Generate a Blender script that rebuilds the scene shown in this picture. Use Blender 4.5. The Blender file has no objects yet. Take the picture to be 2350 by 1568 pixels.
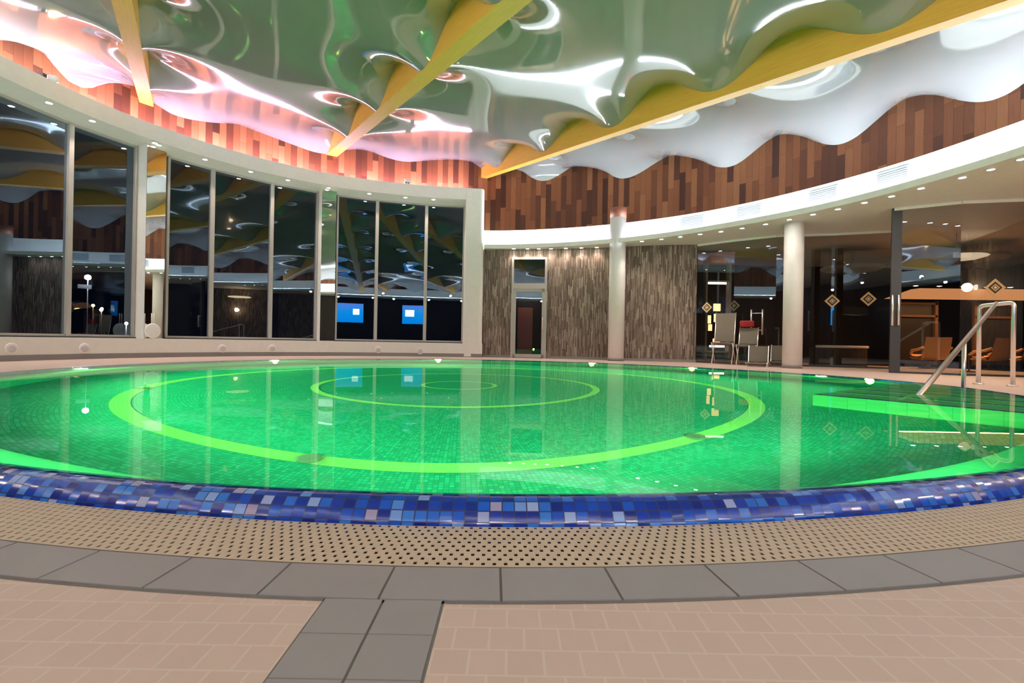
import bpy, math, random
import numpy as np
from mathutils import Vector, Matrix
random.seed(7)
S = 0.45                       # plan unit (camera height above the deck) in metres
SC = bpy.context.scene
COL = SC.collection
C = (-.5, 14.4)                # centre of the hall, plan units

# ------------------------------------------------------------------ curves
def polar(knots):
    k = sorted(knots); A = np.array([a for a, _ in k], float); R = np.array([r for _, r in k], float)
    A = np.concatenate([A-360, A, A+360]); R = np.tile(R, 3)
    m = np.zeros_like(R); m[1:-1] = (R[2:]-R[:-2])/(A[2:]-A[:-2])
    def f(a):
        a = (np.asarray(a, float)+180) % 360-180
        i = np.clip(np.searchsorted(A, a)-1, 0, len(A)-2)
        h = A[i+1]-A[i]; t = (a-A[i])/h
        return (2*t**3-3*t**2+1)*R[i]+(t**3-2*t**2+t)*h*m[i]+(-2*t**3+3*t**2)*R[i+1]+(t**3-t**2)*h*m[i+1]
    return f
FRONT = polar([(-172.8,16.7),(-165,16.86),(-156,17.15),(-148,17.42),(-140,17.58),(-130,17.68),(-120,17.66),(-110,17.55),(-98.8,17.3),(-85,17.2),(-60,17.8),(0,20),(60,18),(120,17),(175,16.6)])
UPPER = polar([(-175.5,18.2),(-172.8,17.8),(-165,17.86),(-156,18.15),(-148,18.42),(-140,18.58),(-130,18.68),(-120,18.66),(-110,18.55),(-98.8,18.3),(-80,18.4),(-60,19.2),(-40,21),(0,23),(40,22),(65,19),(80,17.2),(94.2,16.4),(107.8,16.2),(118,16.15),(127,16.25),(141,16.58),(153.9,16.93),(168.9,17.5)])
LIP = polar([(-175.2,16.9),(171.5,16.3),(160,15.85),(152.8,15.6),(135.3,15.0),(124.3,14.95),(115.9,15.03),(103.4,15.15),(95.2,15.36),(88,15.6),(75,16.3),(60,18),(40,20.5),(0,21.5),(-40,19.8),(-60,18.1),(-75,17.4),(-120,17.2)])
def recentre(knots, c):
    out = []
    for a, r in knots:
        t = math.radians(a); x, y = c[0]+r*math.sin(t)-C[0], c[1]-r*math.cos(t)-C[1]
        out.append((math.degrees(math.atan2(x, -y)), math.hypot(x, y)))
    return out
POOL = polar(recentre([(0,10.7),(20,10.7),(40,10.8),(60,11.0),(85,11.25),(105,10.75),(125,10.2),(145,10.15),(165,10.3),(180,10.6),(-165,10.9),(-145,11.15),(-125,11.3),(-105,11.35),(-85,11.3),(-60,11.05),(-40,10.8),(-20,10.7)], (-.35, 13.4)))
BACK = polar([(-180,20),(-120,20),(-98,19.2),(-80,18.7),(-60,20),(-40,22),(0,23.5),(40,23.5),(75,21.5),(91,21.5),(102,21.4),(140,20)])
def xy(a, r):
    t = math.radians(a); return (C[0]+r*math.sin(t), C[1]-r*math.cos(t))
def curve(fn, a0, a1, step=1.5, off=0.0):
    n = max(2, int(abs(a1-a0)/step)+1)
    return [xy(a, float(fn(a))+off) for a in np.linspace(a0, a1, n)]
def roof(al): return 8.75+.1*al
NV, DV = np.array([.8387, .5446]), np.array([-.5446, .8387])     # across / along the roof beams

# ------------------------------------------------------------------ mesh builder
class MB:
    def __init__(s): s.v = []; s.f = []; s.uv = []; s.sm = []
    def vert(s, p): s.v.append(tuple(p)); return len(s.v)-1
    def face(s, ids, uv=None, smooth=False):
        s.f.append(tuple(ids)); s.uv.append(uv); s.sm.append(smooth)
    def quad(s, a, b, c, d, uv=None, smooth=False):
        i = [s.vert(p) for p in (a, b, c, d)]; s.face(i, uv, smooth)
    def grid(s, rows, uvs=None, smooth=True, closed=False, flip=False):
        base = len(s.v); n = len(rows[0])
        for r in rows: s.v += [tuple(p) for p in r]
        for i in range(len(rows)-1):
            for j in range(n if closed else n-1):
                k = (j+1) % n
                ids = [base+i*n+j, base+i*n+k, base+(i+1)*n+k, base+(i+1)*n+j]
                uv = [uvs[i][j], uvs[i][k], uvs[i+1][k], uvs[i+1][j]] if uvs else None
                if flip: ids = ids[::-1]; uv = uv[::-1] if uv else None
                s.face(ids, uv, smooth)
    def box(s, c, d, rz=0., axes=None):
        # centre c, full size d, rotated about z (or given axes)
        if axes is None:
            ca, sa = math.cos(rz), math.sin(rz); axes = ((ca, sa, 0), (-sa, ca, 0), (0, 0, 1))
        P = []
        for z in (-.5, .5):
            for x, y in ((-.5, -.5), (.5, -.5), (.5, .5), (-.5, .5)):
                P.append(s.vert([c[i]+axes[0][i]*x*d[0]+axes[1][i]*y*d[1]+axes[2][i]*z*d[2] for i in range(3)]))
        for q in ((3,2,1,0),(4,5,6,7),(0,1,5,4),(1,2,6,5),(2,3,7,6),(3,0,4,7)):
            s.face([P[i] for i in q], [(0,0),(1,0),(1,1),(0,1)])
    def prism(s, poly, z0, z1):
        n = len(poly); b = [s.vert((x, y, z0)) for x, y in poly]; t = [s.vert((x, y, z1)) for x, y in poly]
        ar = sum(poly[i][0]*poly[(i+1) % n][1]-poly[(i+1) % n][0]*poly[i][1] for i in range(n))
        if ar < 0: b.reverse(); t.reverse()
        u = 0
        for i in range(n):
            j = (i+1) % n; p, q = s.v[b[i]], s.v[b[j]]; L = math.hypot(q[0]-p[0], q[1]-p[1])
            s.face([b[i], b[j], t[j], t[i]], [(u, z0), (u+L, z0), (u+L, z1), (u, z1)]); u += L
        s.face(t, [(s.v[i][0], s.v[i][1]) for i in t]); s.face(b[::-1], [(s.v[i][0], s.v[i][1]) for i in b[::-1]])
    def tube(s, pts, r, n=12, caps=True):
        pts = [Vector(p) for p in pts]; rows = []; prev = None
        rr = r if isinstance(r, (list, tuple)) else [r]*len(pts)
        for i, p in enumerate(pts):
            t = (pts[min(i+1, len(pts)-1)]-pts[max(i-1, 0)]).normalized()
            if prev is None: prev = t.orthogonal().normalized()
            x = (prev-t*prev.dot(t)).normalized(); y = t.cross(x); prev = x
            rows.append([p+(x*math.cos(k*2*math.pi/n)+y*math.sin(k*2*math.pi/n))*rr[i] for k in range(n)])
        b = len(s.v); s.grid(rows, closed=True)
        if caps:
            s.face([b+k for k in range(n)][::-1]); e = b+(len(pts)-1)*n; s.face([e+k for k in range(n)])
    def lathe(s, c, prof, n=32, axis=None):
        rows = []
        if axis is None: ax, ay, az = Vector((1,0,0)), Vector((0,1,0)), Vector((0,0,1))
        else:
            az = Vector(axis).normalized(); ax = az.orthogonal().normalized(); ay = az.cross(ax)
        for r, z in prof:
            rows.append([Vector(c)+(ax*math.cos(k*2*math.pi/n)+ay*math.sin(k*2*math.pi/n))*r+az*z for k in range(n)])
        b = len(s.v); s.grid(rows, closed=True)
        if prof[0][0] > 1e-6: s.face([b+k for k in range(n)][::-1])
        if prof[-1][0] > 1e-6:
            e = b+(len(prof)-1)*n; s.face([e+k for k in range(n)])
    def sweep(s, base, prof, smooth=True, closed=False, uvz=False):
        # base: plan points; prof: (outward offset from hall centre side, z)
        n = len(base); P = np.array(base); nor = []
        for i in range(n):
            a = P[(i-1) % n] if closed else P[max(i-1, 0)]; b = P[(i+1) % n] if closed else P[min(i+1, n-1)]
            t = (b-a)/max(1e-9, np.hypot(*(b-a))); nn = np.array([t[1], -t[0]])
            if nn @ (P[i]-np.array(C)) < 0: nn = -nn
            nor.append(nn)
        arc = np.concatenate([[0], np.cumsum(np.hypot(*(P[1:]-P[:-1]).T))])
        rows = []; uvs = []; w = 0
        for k, (o, z) in enumerate(prof):
            if k: w += math.hypot(o-prof[k-1][0], z-prof[k-1][1])
            rows.append([(P[i][0]+nor[i][0]*o, P[i][1]+nor[i][1]*o, z) for i in range(n)])
            uvs.append([(float(arc[i]), z if uvz else w) for i in range(n)])
        s.grid(rows, uvs, smooth=smooth, closed=closed)
    def build(s, name, mat, parent=None, flat=False, origin=None):
        me = bpy.data.meshes.new(name)
        o3 = Vector(origin) if origin is not None else Vector((0, 0, 0))
        me.from_pydata([((x-o3[0])*S, (y-o3[1])*S, (z-o3[2])*S) for x, y, z in s.v], [], s.f)
        uvl = me.uv_layers.new(name='UVMap')
        k = 0
        for fi, f in enumerate(s.f):
            u = s.uv[fi]
            for j in range(len(f)):
                p = s.v[f[j]]
                uvl.data[k].uv = u[j] if u else (p[0]+p[1]*.31, p[2]+p[1]*.17)
                k += 1
        me.polygons.foreach_set('use_smooth', [bool(x) and not flat for x in s.sm])
        me.validate(); me.update()
        if mat: me.materials.append(mat)
        o = bpy.data.objects.new(name, me); COL.objects.link(o)
        o.location = o3*S
        if parent is not None:
            o.parent = parent
            if origin is None: o.matrix_parent_inverse = Matrix.Translation(-parent.location)
            else: o.location = o3*S-parent.location
        return o
def fixnormals(o):
    import bmesh
    bm = bmesh.new(); bm.from_mesh(o.data); bmesh.ops.recalc_face_normals(bm, faces=bm.faces[:]); bm.to_mesh(o.data); bm.free(); return o
def bevel(o, w=.004, seg=2):
    m = o.modifiers.new('bevel', 'BEVEL'); m.width = w; m.segments = seg; m.limit_method = 'ANGLE'; return o
def tag(o, label=None, cat=None, group=None, kind=None):
    if label: o['label'] = label
    if cat: o['category'] = cat
    if group: o['group'] = group
    if kind: o['kind'] = kind
    return o
def empty(name, loc, label=None, cat=None, group=None, kind=None):
    o = bpy.data.objects.new(name, None); COL.objects.link(o); o.location = Vector(loc)*S; o.empty_display_size = .1
    return tag(o, label, cat, group, kind)
def struct(o, label=None): return tag(o, label, None, None, 'structure')
def dup(root, loc, label, rz=0., group=None):
    r = root.copy(); COL.objects.link(r); r.location = Vector(loc)*S; r.rotation_euler = (0, 0, rz); r['label'] = label
    if group: r['group'] = group
    for ch in list(root.children):
        c = ch.copy(); COL.objects.link(c); mi = ch.matrix_parent_inverse.copy(); c.parent = r; c.matrix_parent_inverse = mi
        for g in list(ch.children):
            d = g.copy(); COL.objects.link(d); d.parent = c
    return r
ORD = 'first second third fourth fifth sixth seventh eighth ninth tenth eleventh twelfth thirteenth fourteenth fifteenth sixteenth seventeenth eighteenth nineteenth twentieth twenty-first twenty-second twenty-third twenty-fourth'.split()

# ------------------------------------------------------------------ materials
class NT:
    def __init__(s, name):
        s.m = bpy.data.materials.new(name); s.m.use_nodes = True; s.t = s.m.node_tree; s.n = s.t.nodes; s.n.clear()
        s.out = s.n.new('ShaderNodeOutputMaterial')
    def new(s, t, **k):
        n = s.n.new('ShaderNode'+t)
        for a, b in k.items(): setattr(n, a, b)
        return n
    def set(s, sock, v):
        if isinstance(v, bpy.types.NodeSocket): s.t.links.new(v, sock)
        else: sock.default_value = v
    def math(s, op, a, b=0., c=0.):
        n = s.new('Math', operation=op); s.set(n.inputs[0], a); s.set(n.inputs[1], b); s.set(n.inputs[2], c); return n.outputs[0]
    def uv(s):
        n = s.new('TexCoord'); x = s.new('SeparateXYZ'); s.t.links.new(n.outputs['UV'], x.inputs[0]); return x.outputs[0], x.outputs[1]
    def obj(s): return s.new('TexCoord').outputs['Object']
    def noise(s, vec, scale, detail=3., rough=.5, out=0):
        n = s.new('TexNoise'); n.inputs['Scale'].default_value = scale; n.inputs['Detail'].default_value = detail; n.inputs['Roughness'].default_value = rough
        if vec is not None: s.t.links.new(vec, n.inputs['Vector'])
        return n.outputs[out]
    def wn1(s, w):
        n = s.new('TexWhiteNoise', noise_dimensions='1D'); s.set(n.inputs['W'], w); return n.outputs['Value']
    def comb(s, x, y, z=0.):
        n = s.new('CombineXYZ'); s.set(n.inputs[0], x); s.set(n.inputs[1], y); s.set(n.inputs[2], z); return n.outputs[0]
    def cells(s, x, y, w, h, shift='rand', gap=.04):
        """columns of width w along x, cells of height h along y; returns (random value, random colour, joint mask 1=joint)"""
        sx = s.math('DIVIDE', x, w); i = s.math('FLOOR', sx); fx = s.math('FRACT', sx)
        sy = s.math('DIVIDE', y, h)
        if shift == 'rand': sy = s.math('ADD', sy, s.math('MULTIPLY', s.wn1(i), 7.3))
        elif shift == 'half': sy = s.math('ADD', sy, s.math('MULTIPLY', i, .5))
        j = s.math('FLOOR', sy); fy = s.math('FRACT', sy)
        n = s.new('TexWhiteNoise', noise_dimensions='2D'); s.t.links.new(s.comb(i, j), n.inputs['Vector'])
        gx = gap if not isinstance(gap, tuple) else gap[0]; gy = gap*w/h if not isinstance(gap, tuple) else gap[1]
        ex = s.math('LESS_THAN', s.math('MINIMUM', fx, s.math('SUBTRACT', 1., fx)), gx)
        ey = s.math('LESS_THAN', s.math('MINIMUM', fy, s.math('SUBTRACT', 1., fy)), gy)
        return n.outputs['Value'], n.outputs['Color'], s.math('MAXIMUM', ex, ey)
    def ramp(s, f, stops, interp='LINEAR'):
        n = s.new('ValToRGB'); e = n.color_ramp; e.interpolation = interp
        while len(e.elements) < len(stops): e.elements.new(.5)
        for k, (p, c) in enumerate(stops): e.elements[k].position = p; e.elements[k].color = (*c, 1)
        s.set(n.inputs[0], f); return n.outputs[0]
    def mix(s, f, a, b, blend='MIX'):
        n = s.new('Mix', data_type='RGBA', blend_type=blend)
        s.set(n.inputs[0], f)
        for k, v in ((6, a), (7, b)):
            s.set(n.inputs[k], v if isinstance(v, bpy.types.NodeSocket) else (*v, 1))
        return n.outputs[2]
    def bump(s, h, strength=.3, dist=.01):
        n = s.new('Bump'); n.inputs['Strength'].default_value = strength; n.inputs['Distance'].default_value = dist; s.t.links.new(h, n.inputs['Height']); return n.outputs[0]
    def bsdf(s, color, rough=.5, metal=0., ior=1.5, spec=.5, normal=None, coat=0., coatr=.03):
        n = s.new('BsdfPrincipled')
        s.set(n.inputs['Base Color'], color if isinstance(color, bpy.types.NodeSocket) else (*color, 1))
        s.set(n.inputs['Roughness'], rough); n.inputs['Metallic'].default_value = metal; n.inputs['IOR'].default_value = ior
        n.inputs['Specular IOR Level'].default_value = spec; n.inputs['Coat Weight'].default_value = coat; n.inputs['Coat Roughness'].default_value = coatr
        if normal is not None: s.t.links.new(normal, n.inputs['Normal'])
        s.t.links.new(n.outputs[0], s.out.inputs[0]); return s.m
    def shader(s, sh): s.t.links.new(sh, s.out.inputs[0]); return s.m
def plain(name, color, rough=.5, metal=0., ior=1.5, spec=.5, coat=0.):
    t = NT(name); n = t.noise(t.obj(), 9., 3.)
    c = t.mix(n, tuple(x*.94 for x in color), tuple(min(1, x*1.05) for x in color))
    return t.bsdf(c, rough, metal, ior, spec, coat=coat)
def emit(name, color, strength):
    t = NT(name); e = t.new('Emission'); e.inputs[0].default_value = (*color, 1); e.inputs[1].default_value = strength; return t.shader(e.outputs[0])

M = {}
M['plaster'] = plain('white_plaster', (.80, .77, .72), .55)
M['lipwhite'] = plain('white_paint', (.83, .83, .80), .5)
M['column'] = plain('white_column_paint', (.80, .78, .75), .4)
M['darkbase'] = plain('grey_skirting', (.22, .20, .19), .45)
M['graymetal'] = plain('grey_aluminium', (.40, .37, .34), .45, .2)
M['darkmetal'] = plain('dark_frame', (.03, .028, .026), .4)
M['black'] = plain('black_plastic', (.015, .015, .017), .4)
M['whiteplastic'] = plain('white_plastic', (.85, .84, .82), .35)
M['speaker'] = plain('speaker_grey', (.60, .55, .58), .6)
M['chrome'] = plain('polished_steel', (.86, .80, .78), .3, 1.)
M['vent'] = plain('vent_grey', (.11, .125, .135), .5)
M['ventplate'] = plain('vent_plate_grey', (.17, .19, .20), .5)
M['lounge'] = plain('dark_lounge_wall', (.028, .018, .014), .5)
M['loungefloor'] = plain('dark_lounge_floor', (.12, .08, .06), .3)
M['loungewood'] = plain('door_frame_wood', (.14, .065, .03), .4)
M['leather'] = plain('tan_leather', (.75, .38, .14), .45)
M['beigefab'] = plain('beige_fabric', (.17, .148, .11), .8)
M['redfab'] = plain('red_cloth', (.28, .008, .012), .8)
M['mirror'] = plain('mirror_glass', (.85, .87, .85), .01, 1.)
M['ground'] = plain('night_ground', (.02, .022, .025), .9)
M['gold'] = plain('gold_film', (.78, .52, .24), .4)
M['roof'] = plain('roof_deck', (.10, .10, .10), .8)
M['grating_channel'] = plain('drain_channel', (.05, .035, .025), .8)
M['grating'] = plain('beige_grating_plastic', (.60, .46, .33), .5)
M['redpanel'] = plain('red_brown_panel', (.24, .08, .045), .5)
M['corridorred'] = plain('corridor_red', (.42, .12, .08), .5)
M['pendant'] = plain('dark_grey_shade', (.16, .14, .12), .5)
M['tile_grout'] = plain('dark_grout', (.16, .14, .12), .8)

def m_membrane():
    t = NT('glossy_stretch_membrane')
    n = t.noise(t.obj(), 1.2, 2.)
    c = t.mix(n, (.24, .247, .245), (.27, .276, .274))
    return t.bsdf(c, .06, 0., 1.95, .5, coat=.35, coatr=.03)
M['membrane'] = m_membrane()
def m_planks(name, stops, w, h, rough=.4, groove=.02):
    t = NT(name); x, y = t.uv()
    v, c, e = t.cells(x, y, w, h, 'rand', (groove, groove*w/h))
    g = t.noise(t.comb(t.math('MULTIPLY', x, 9.), t.math('MULTIPLY', y, .7), t.math('MULTIPLY', v, 40.)), 2.2, 5., .6)
    col = t.ramp(v, stops)
    col = t.mix(t.math('MULTIPLY', g, .8), col, t.mix(.5, col, (.02, .008, .004)), 'MIX')
    col = t.mix(e, col, (.03, .012, .008))
    return t.bsdf(col, rough, spec=.3, normal=t.bump(t.math('SUBTRACT', 1., e), .4, .004))
M['cladding'] = m_planks('wood_strip_cladding', [(0, (.07, .019, .008)), (.2, (.13, .037, .014)), (.45, (.25, .080, .030)), (.8, (.35, .122, .046)), (1, (.42, .165, .066))], .33, 2.1, .65, .012)
M['stone'] = m_planks('stone_strip_wall', [(0, (.10, .073, .053)), (.3, (.175, .128, .095)), (.6, (.25, .19, .145)), (.85, (.32, .255, .20)), (1, (.43, .37, .30))], .06, .62, .6, .04)
def m_beam():
    t = NT('glulam_spruce'); x, y = t.uv()
    g = t.noise(t.comb(t.math('MULTIPLY', x, .35), t.math('MULTIPLY', y, 6.)), 3., 6., .6)
    k = t.new('TexVoronoi'); k.inputs['Scale'].default_value = 1.9; k.inputs['Randomness'].default_value = 1.
    t.t.links.new(t.comb(t.math('MULTIPLY', x, .8), t.math('MULTIPLY', y, 1.6)), k.inputs['Vector'])
    knot = t.math('LESS_THAN', k.outputs['Distance'], .045)
    col = t.ramp(g, [(0, (.64, .29, .035)), (.5, (.80, .41, .06)), (1, (.87, .49, .095))])
    col = t.mix(knot, col, (.16, .06, .02))
    return t.bsdf(col, .45)
M['beam'] = m_beam()
def m_mosaic(name, stops, w, h, joint, rough=.12, wob=.12, gap=.05, uvw=True):
    t = NT(name); x, y = t.uv()
    v, c, e = t.cells(x, y, w, h, 'none', gap)
    col = t.ramp(v, stops); col = t.mix(e, col, joint)
    geo = t.new('NewGeometry'); vm = t.new('VectorMath', operation='MULTIPLY_ADD')
    sub = t.new('VectorMath', operation='SUBTRACT'); t.t.links.new(c, sub.inputs[0]); sub.inputs[1].default_value = (.5, .5, .5)
    t.t.links.new(sub.outputs[0], vm.inputs[0]); vm.inputs[1].default_value = (wob, wob, wob*.6); t.t.links.new(geo.outputs['Normal'], vm.inputs[2])
    nn = t.new('VectorMath', operation='NORMALIZE'); t.t.links.new(vm.outputs[0], nn.inputs[0])
    return t.bsdf(col, rough, normal=nn.outputs[0])
M['rim'] = m_mosaic('blue_glass_mosaic', [(0, (.006, .015, .16)), (.4, (.008, .035, .32)), (.7, (.012, .09, .48)), (.88, (.04, .18, .56)), (.96, (.30, .40, .66)), (1, (.34, .24, .34))], .068, .062, (.03, .04, .12), .16, .13)  # palest ramp stops paint pinkish glare onto scattered blue tiles
M['poolfloor'] = m_mosaic('teal_pool_mosaic', [(0, (.012, .29, .24)), (.5, (.018, .38, .33)), (1, (.035, .50, .42))], .066, .06, (.012, .24, .19), .35, .03, .08)
M['poolpale'] = m_mosaic('pale_pool_tile', [(0, (.06, .42, .26)), (1, (.08, .48, .30))], .3, .3, (.06, .36, .22), .35, .0, .02)
M['steptile'] = m_mosaic('pale_step_tile', [(0, (.20, .70, .36)), (1, (.26, .78, .42))], .3, .3, (.14, .55, .3), .35, .0, .02)
M['poolring'] = m_mosaic('ring_mosaic', [(0, (.42, .74, .28)), (1, (.50, .82, .34))], .066, .06, (.36, .64, .24), .35, .02, .05)
def m_paving(name, c0, c1, joint, w, h, shift, gap, rough):
    t = NT(name); x, y = t.uv()
    v, c, e = t.cells(y, x, w, h, shift, gap)
    n = t.noise(t.obj(), 14., 4.)
    col = t.mix(v, c0, c1); col = t.mix(t.math('MULTIPLY', n, .25), col, tuple(q*.75 for q in c0))
    col = t.mix(e, col, joint)
    return t.bsdf(col, rough, normal=t.bump(t.math('SUBTRACT', 1., e), .25, .003))
M['beige'] = m_paving('beige_paving', (.62, .455, .375), (.655, .485, .40), (.67, .53, .445), .125, .118, 'half', .035, .45)
M['greytile'] = plain('grey_stoneware', (.30, .275, .265), .42)
def m_water():
    t = NT('pool_water'); g = t.new('BsdfRefraction'); g.inputs['Color'].default_value = (.97, 1, .98, 1); g.inputs['Roughness'].default_value = 0.; g.inputs['IOR'].default_value = 1.333
    gl = t.new('BsdfGlossy'); gl.inputs['Roughness'].default_value = 0.
    n = t.bump(t.noise(t.obj(), 1.6, 2.), .02, .01); t.t.links.new(n, g.inputs['Normal']); t.t.links.new(n, gl.inputs['Normal'])
    fr = t.new('Fresnel'); fr.inputs['IOR'].default_value = 1.333; t.t.links.new(n, fr.inputs['Normal'])
    mx = t.new('MixShader'); t.t.links.new(t.math('MULTIPLY', fr.outputs[0], .72), mx.inputs[0]); t.t.links.new(g.outputs[0], mx.inputs[1]); t.t.links.new(gl.outputs[0], mx.inputs[2])
    return t.shader(mx.outputs[0])
M['water'] = m_water()
def m_pane(name, tint, refl, extra):
    t = NT(name); tr = t.new('BsdfTransparent'); tr.inputs[0].default_value = (*tint, 1)
    gl = t.new('BsdfGlossy'); gl.inputs['Roughness'].default_value = 0.; gl.inputs[0].default_value = (.66, .84, 1., 1)
    fr = t.new('Fresnel'); fr.inputs['IOR'].default_value = 1.5
    f = t.math('ADD', t.math('MULTIPLY', fr.outputs[0], extra), refl)
    mx = t.new('MixShader'); t.t.links.new(f, mx.inputs[0]); t.t.links.new(tr.outputs[0], mx.inputs[1]); t.t.links.new(gl.outputs[0], mx.inputs[2])
    return t.shader(mx.outputs[0])
M['window'] = m_pane('window_glass', (.6, .65, .72), .075, 1.1)
M['glass'] = m_pane('partition_glass', (.80, .80, .78), .065, 1.1)
M['led_white'] = emit('led_white', (.80, .88, 1.), 128.)
M['led_pink'] = emit('led_pink', (.95, .64, .98), 85.)
M['led_cool'] = emit('led_cool', (.85, .84, 1.), 80.)
M['lamp'] = emit('lamp_white', (1., .97, .90), 60.)
M['poollamp'] = emit('pool_lamp', (.80, 1., .35), 40.)
M['street'] = emit('street_lamp_light', (.8, .88, 1.), 400.)
M['warmdot'] = emit('warm_lamp_light', (1., .62, .25), 60.)
M['orange'] = emit('orange_cove_light', (1., .40, .15), .75)
M['warmlamp'] = emit('warm_globe', (1., .72, .48), 12.)
M['amberlamp'] = emit('amber_shade', (1., .62, .34), 7.)
M['amber'] = emit('amber_light', (1., .50, .22), 3.)
M['whitestrip'] = emit('shelf_light', (1., .88, .78), 4.)
M['purple'] = emit('purple_light', (.30, .15, .8), 1.0)
def m_screen():
    t = NT('screen_picture'); x, y = t.uv()
    def rect(x0, x1, y0, y1):
        a = t.math('MULTIPLY', t.math('GREATER_THAN', x, x0), t.math('LESS_THAN', x, x1)); b = t.math('MULTIPLY', t.math('GREATER_THAN', y, y0), t.math('LESS_THAN', y, y1)); return t.math('MULTIPLY', a, b)
    col = t.ramp(y, [(0, (.0, .34, 1.)), (.6, (.01, .42, 1.)), (1, (.16, .32, .95))])
    w = t.math('MAXIMUM', rect(.06, .24, .4, .75), rect(.80, .92, .42, .72))
    col = t.mix(w, col, (3., 3.2, 3.4))
    e = t.new('Emission'); t.t.links.new(col, e.inputs[0]); e.inputs[1].default_value = 6.
    return t.shader(e.outputs[0])
M['screen'] = m_screen()

# ------------------------------------------------------------------ floor and pool
SILL, BBH, CB, CT, WT = .847, .214, 9.749, 10.457, 9.589
SOF, LIPT, WOODB = 6.8, 7.05, 8.2
def ring_mesh(inner, outer, z, step=1., world_uv=True):
    A = np.arange(-180, 180.01, step); mb = MB(); rows = []; uvs = []
    for fn, off in (inner, outer):
        r = [xy(a, float(fn(a))+off if callable(fn) else fn) for a in A]
        rows.append([(p[0], p[1], z) for p in r]); uvs.append([p for p in r])
    mb.grid(rows, uvs, smooth=False, flip=False); return mb
mb = MB()
A = np.arange(-180, 180.01, 1.)
rows, uvs = [], []
for k in np.linspace(0, 1, 12):
    r = [xy(a, float(POOL(a))+.785+k*(27-float(POOL(a))-.785)) for a in A]
    rows.append([(p[0], p[1], 0.) for p in r]); uvs.append(r)
mb.grid(rows, uvs, smooth=False)
fl = mb.build('floor', M['beige']); struct(fl, 'floor of small beige tiles around the round pool')

# grey border tiles: one ring of separate tiles in one mesh over dark grout
mb = MB(); n = 166
for k in range(n):
    a0, a1 = -180+360*k/n, -180+360*(k+1)/n
    g = .0055/12.3*57.3
    off = 2.6-360/n*0
    q = [xy(a, float(POOL(a))+o) for a, o in ((a0+g+.02, .507), (a1-g+.02, .507), (a1-g+.02, .78), (a0+g+.02, .78))]
    mb.prism(q, -.01, .006)
bo = mb.build('trim_1', M['greytile'])
mg = ring_mesh((POOL, .49), (POOL, .80), .0015); mg.build('border_joint', M['tile_grout'], bo); struct(bo, 'ring of grey border tiles around the drain grating')
# grey tile path towards the camera
mb = MB()
for i in range(2):
    for k in range(12):
        x0 = -.70+i*.2275; y1 = 1.915-k*.2275
        if k > 20: continue
        mb.prism([(x0+.005, y1-.2225), (x0+.2225, y1-.2225), (x0+.2225, y1-.001 if k else y1+.0), (x0+.005, y1-.001)], -.01, .006)
st = mb.build('trim_2', M['greytile']); struct(st, 'two-tile-wide grey path running to the pool border')
mb = MB(); mb.prism([(-.703, -1), (-.24, -1), (-.24, 1.92), (-.703, 1.92)], -.008, .0015); mb.build('path_joint', M['tile_grout'], st)

# drain grating
mb = MB(); a0, a1 = -75., 75.; pitch = .05; cols = int(math.radians(a1-a0)*12/pitch); rr = 10
fr = (0, .32, .5, .82, 1.)
angs = []
for c in range(cols):
    for f in fr[:-1]: angs.append(a0+(a1-a0)*(c+f)/cols)
angs.append(a1); angs = np.array(angs); PR = POOL(angs)
rad = []
for k in range(rr): rad += [.012+k*(.49-.012)/rr, .012+(k+.6)*(.49-.012)/rr]
rad.append(.49)
X = [[xy(a, PR[i]+o) for i, a in enumerate(angs)] for o in rad]
idx = {}
def gv(i, j, z):
    key = (i, j, z)
    if key not in idx: idx[key] = mb.vert((X[i][j][0], X[i][j][1], z))
    return idx[key]
for i in range(len(rad)-1):
    for j in range(len(angs)-1):
        hole = (i % 2 == 0) and ((j % 4 == 0 and (i//2) % 2 == 0) or (j % 4 == 2 and (i//2) % 2 == 1))
        if hole:
            for (p, q) in (((i, j), (i, j+1)), ((i, j+1), (i+1, j+1)), ((i+1, j+1), (i+1, j)), ((i+1, j), (i, j))):
                mb.face([gv(*p, .003), gv(*q, .003), gv(*q, -.001), gv(*p, -.001)])
        else: mb.face([gv(i, j, .003), gv(i, j+1, .003), gv(i+1, j+1, .003), gv(i+1, j, .003)])
gr = mb.build('drain_grating', M['grating'])
tag(gr, 'beige slotted drain grating strip ringing the blue mosaic pool edge', 'drain grating')
mb = MB(); A2 = np.arange(75, 285.1, 1.)
mb.grid([[(*xy(a, float(POOL(a))+o), .003) for a in A2] for o in (.012, .49)], smooth=False)
mb.build('far_grating', M['grating'], gr)
mb = MB(); mb.sweep([xy(a, float(POOL(a))) for a in np.arange(-180, 180, 1.)], [(.0, -.06), (.5, -.06)], closed=True)
mb.build('channel', M['grating_channel'], gr)

# pool basin
PA = [xy(a, float(POOL(a))) for a in np.arange(-180, 180, 1.)]
WL = .119                      # water stands level with the raised rim
mb = MB(); mb.sweep(PA, [(.012, -.04), (.008, .0), (-.008, .03), (-.03, .062), (-.05, .082), (-.078, .104), (-.11, .117), (-.14, .121), (-.19, .112), (-.24, .08), (-.26, .02)], closed=True)
rim_mb = mb
FD = -2.18
mb = MB(); mb.sweep(PA, [(-.26, .02), (-.27, -.78)], closed=True)
basin = mb.build('pool_basin', M['rim']); tag(basin, 'round green-lit swimming pool basin with pale rings on its floor', 'pool')
rim = rim_mb.build('pool_rim', M['rim'], basin); rim['label'] = 'sloping rim of blue glass mosaic around the pool'
mb = MB(); mb.sweep(PA, [(-.27, -.78), (-.86, -.78), (-.88, -.83)], closed=True); mb.build('bench_ledge', M['poolpale'], basin)
mb = MB(); mb.sweep(PA, [(-.88, -.83), (-.95, FD)], closed=True); mb.build('basin_wall', M['poolfloor'], basin)
RC = (-1.3, 12.55)
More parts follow.
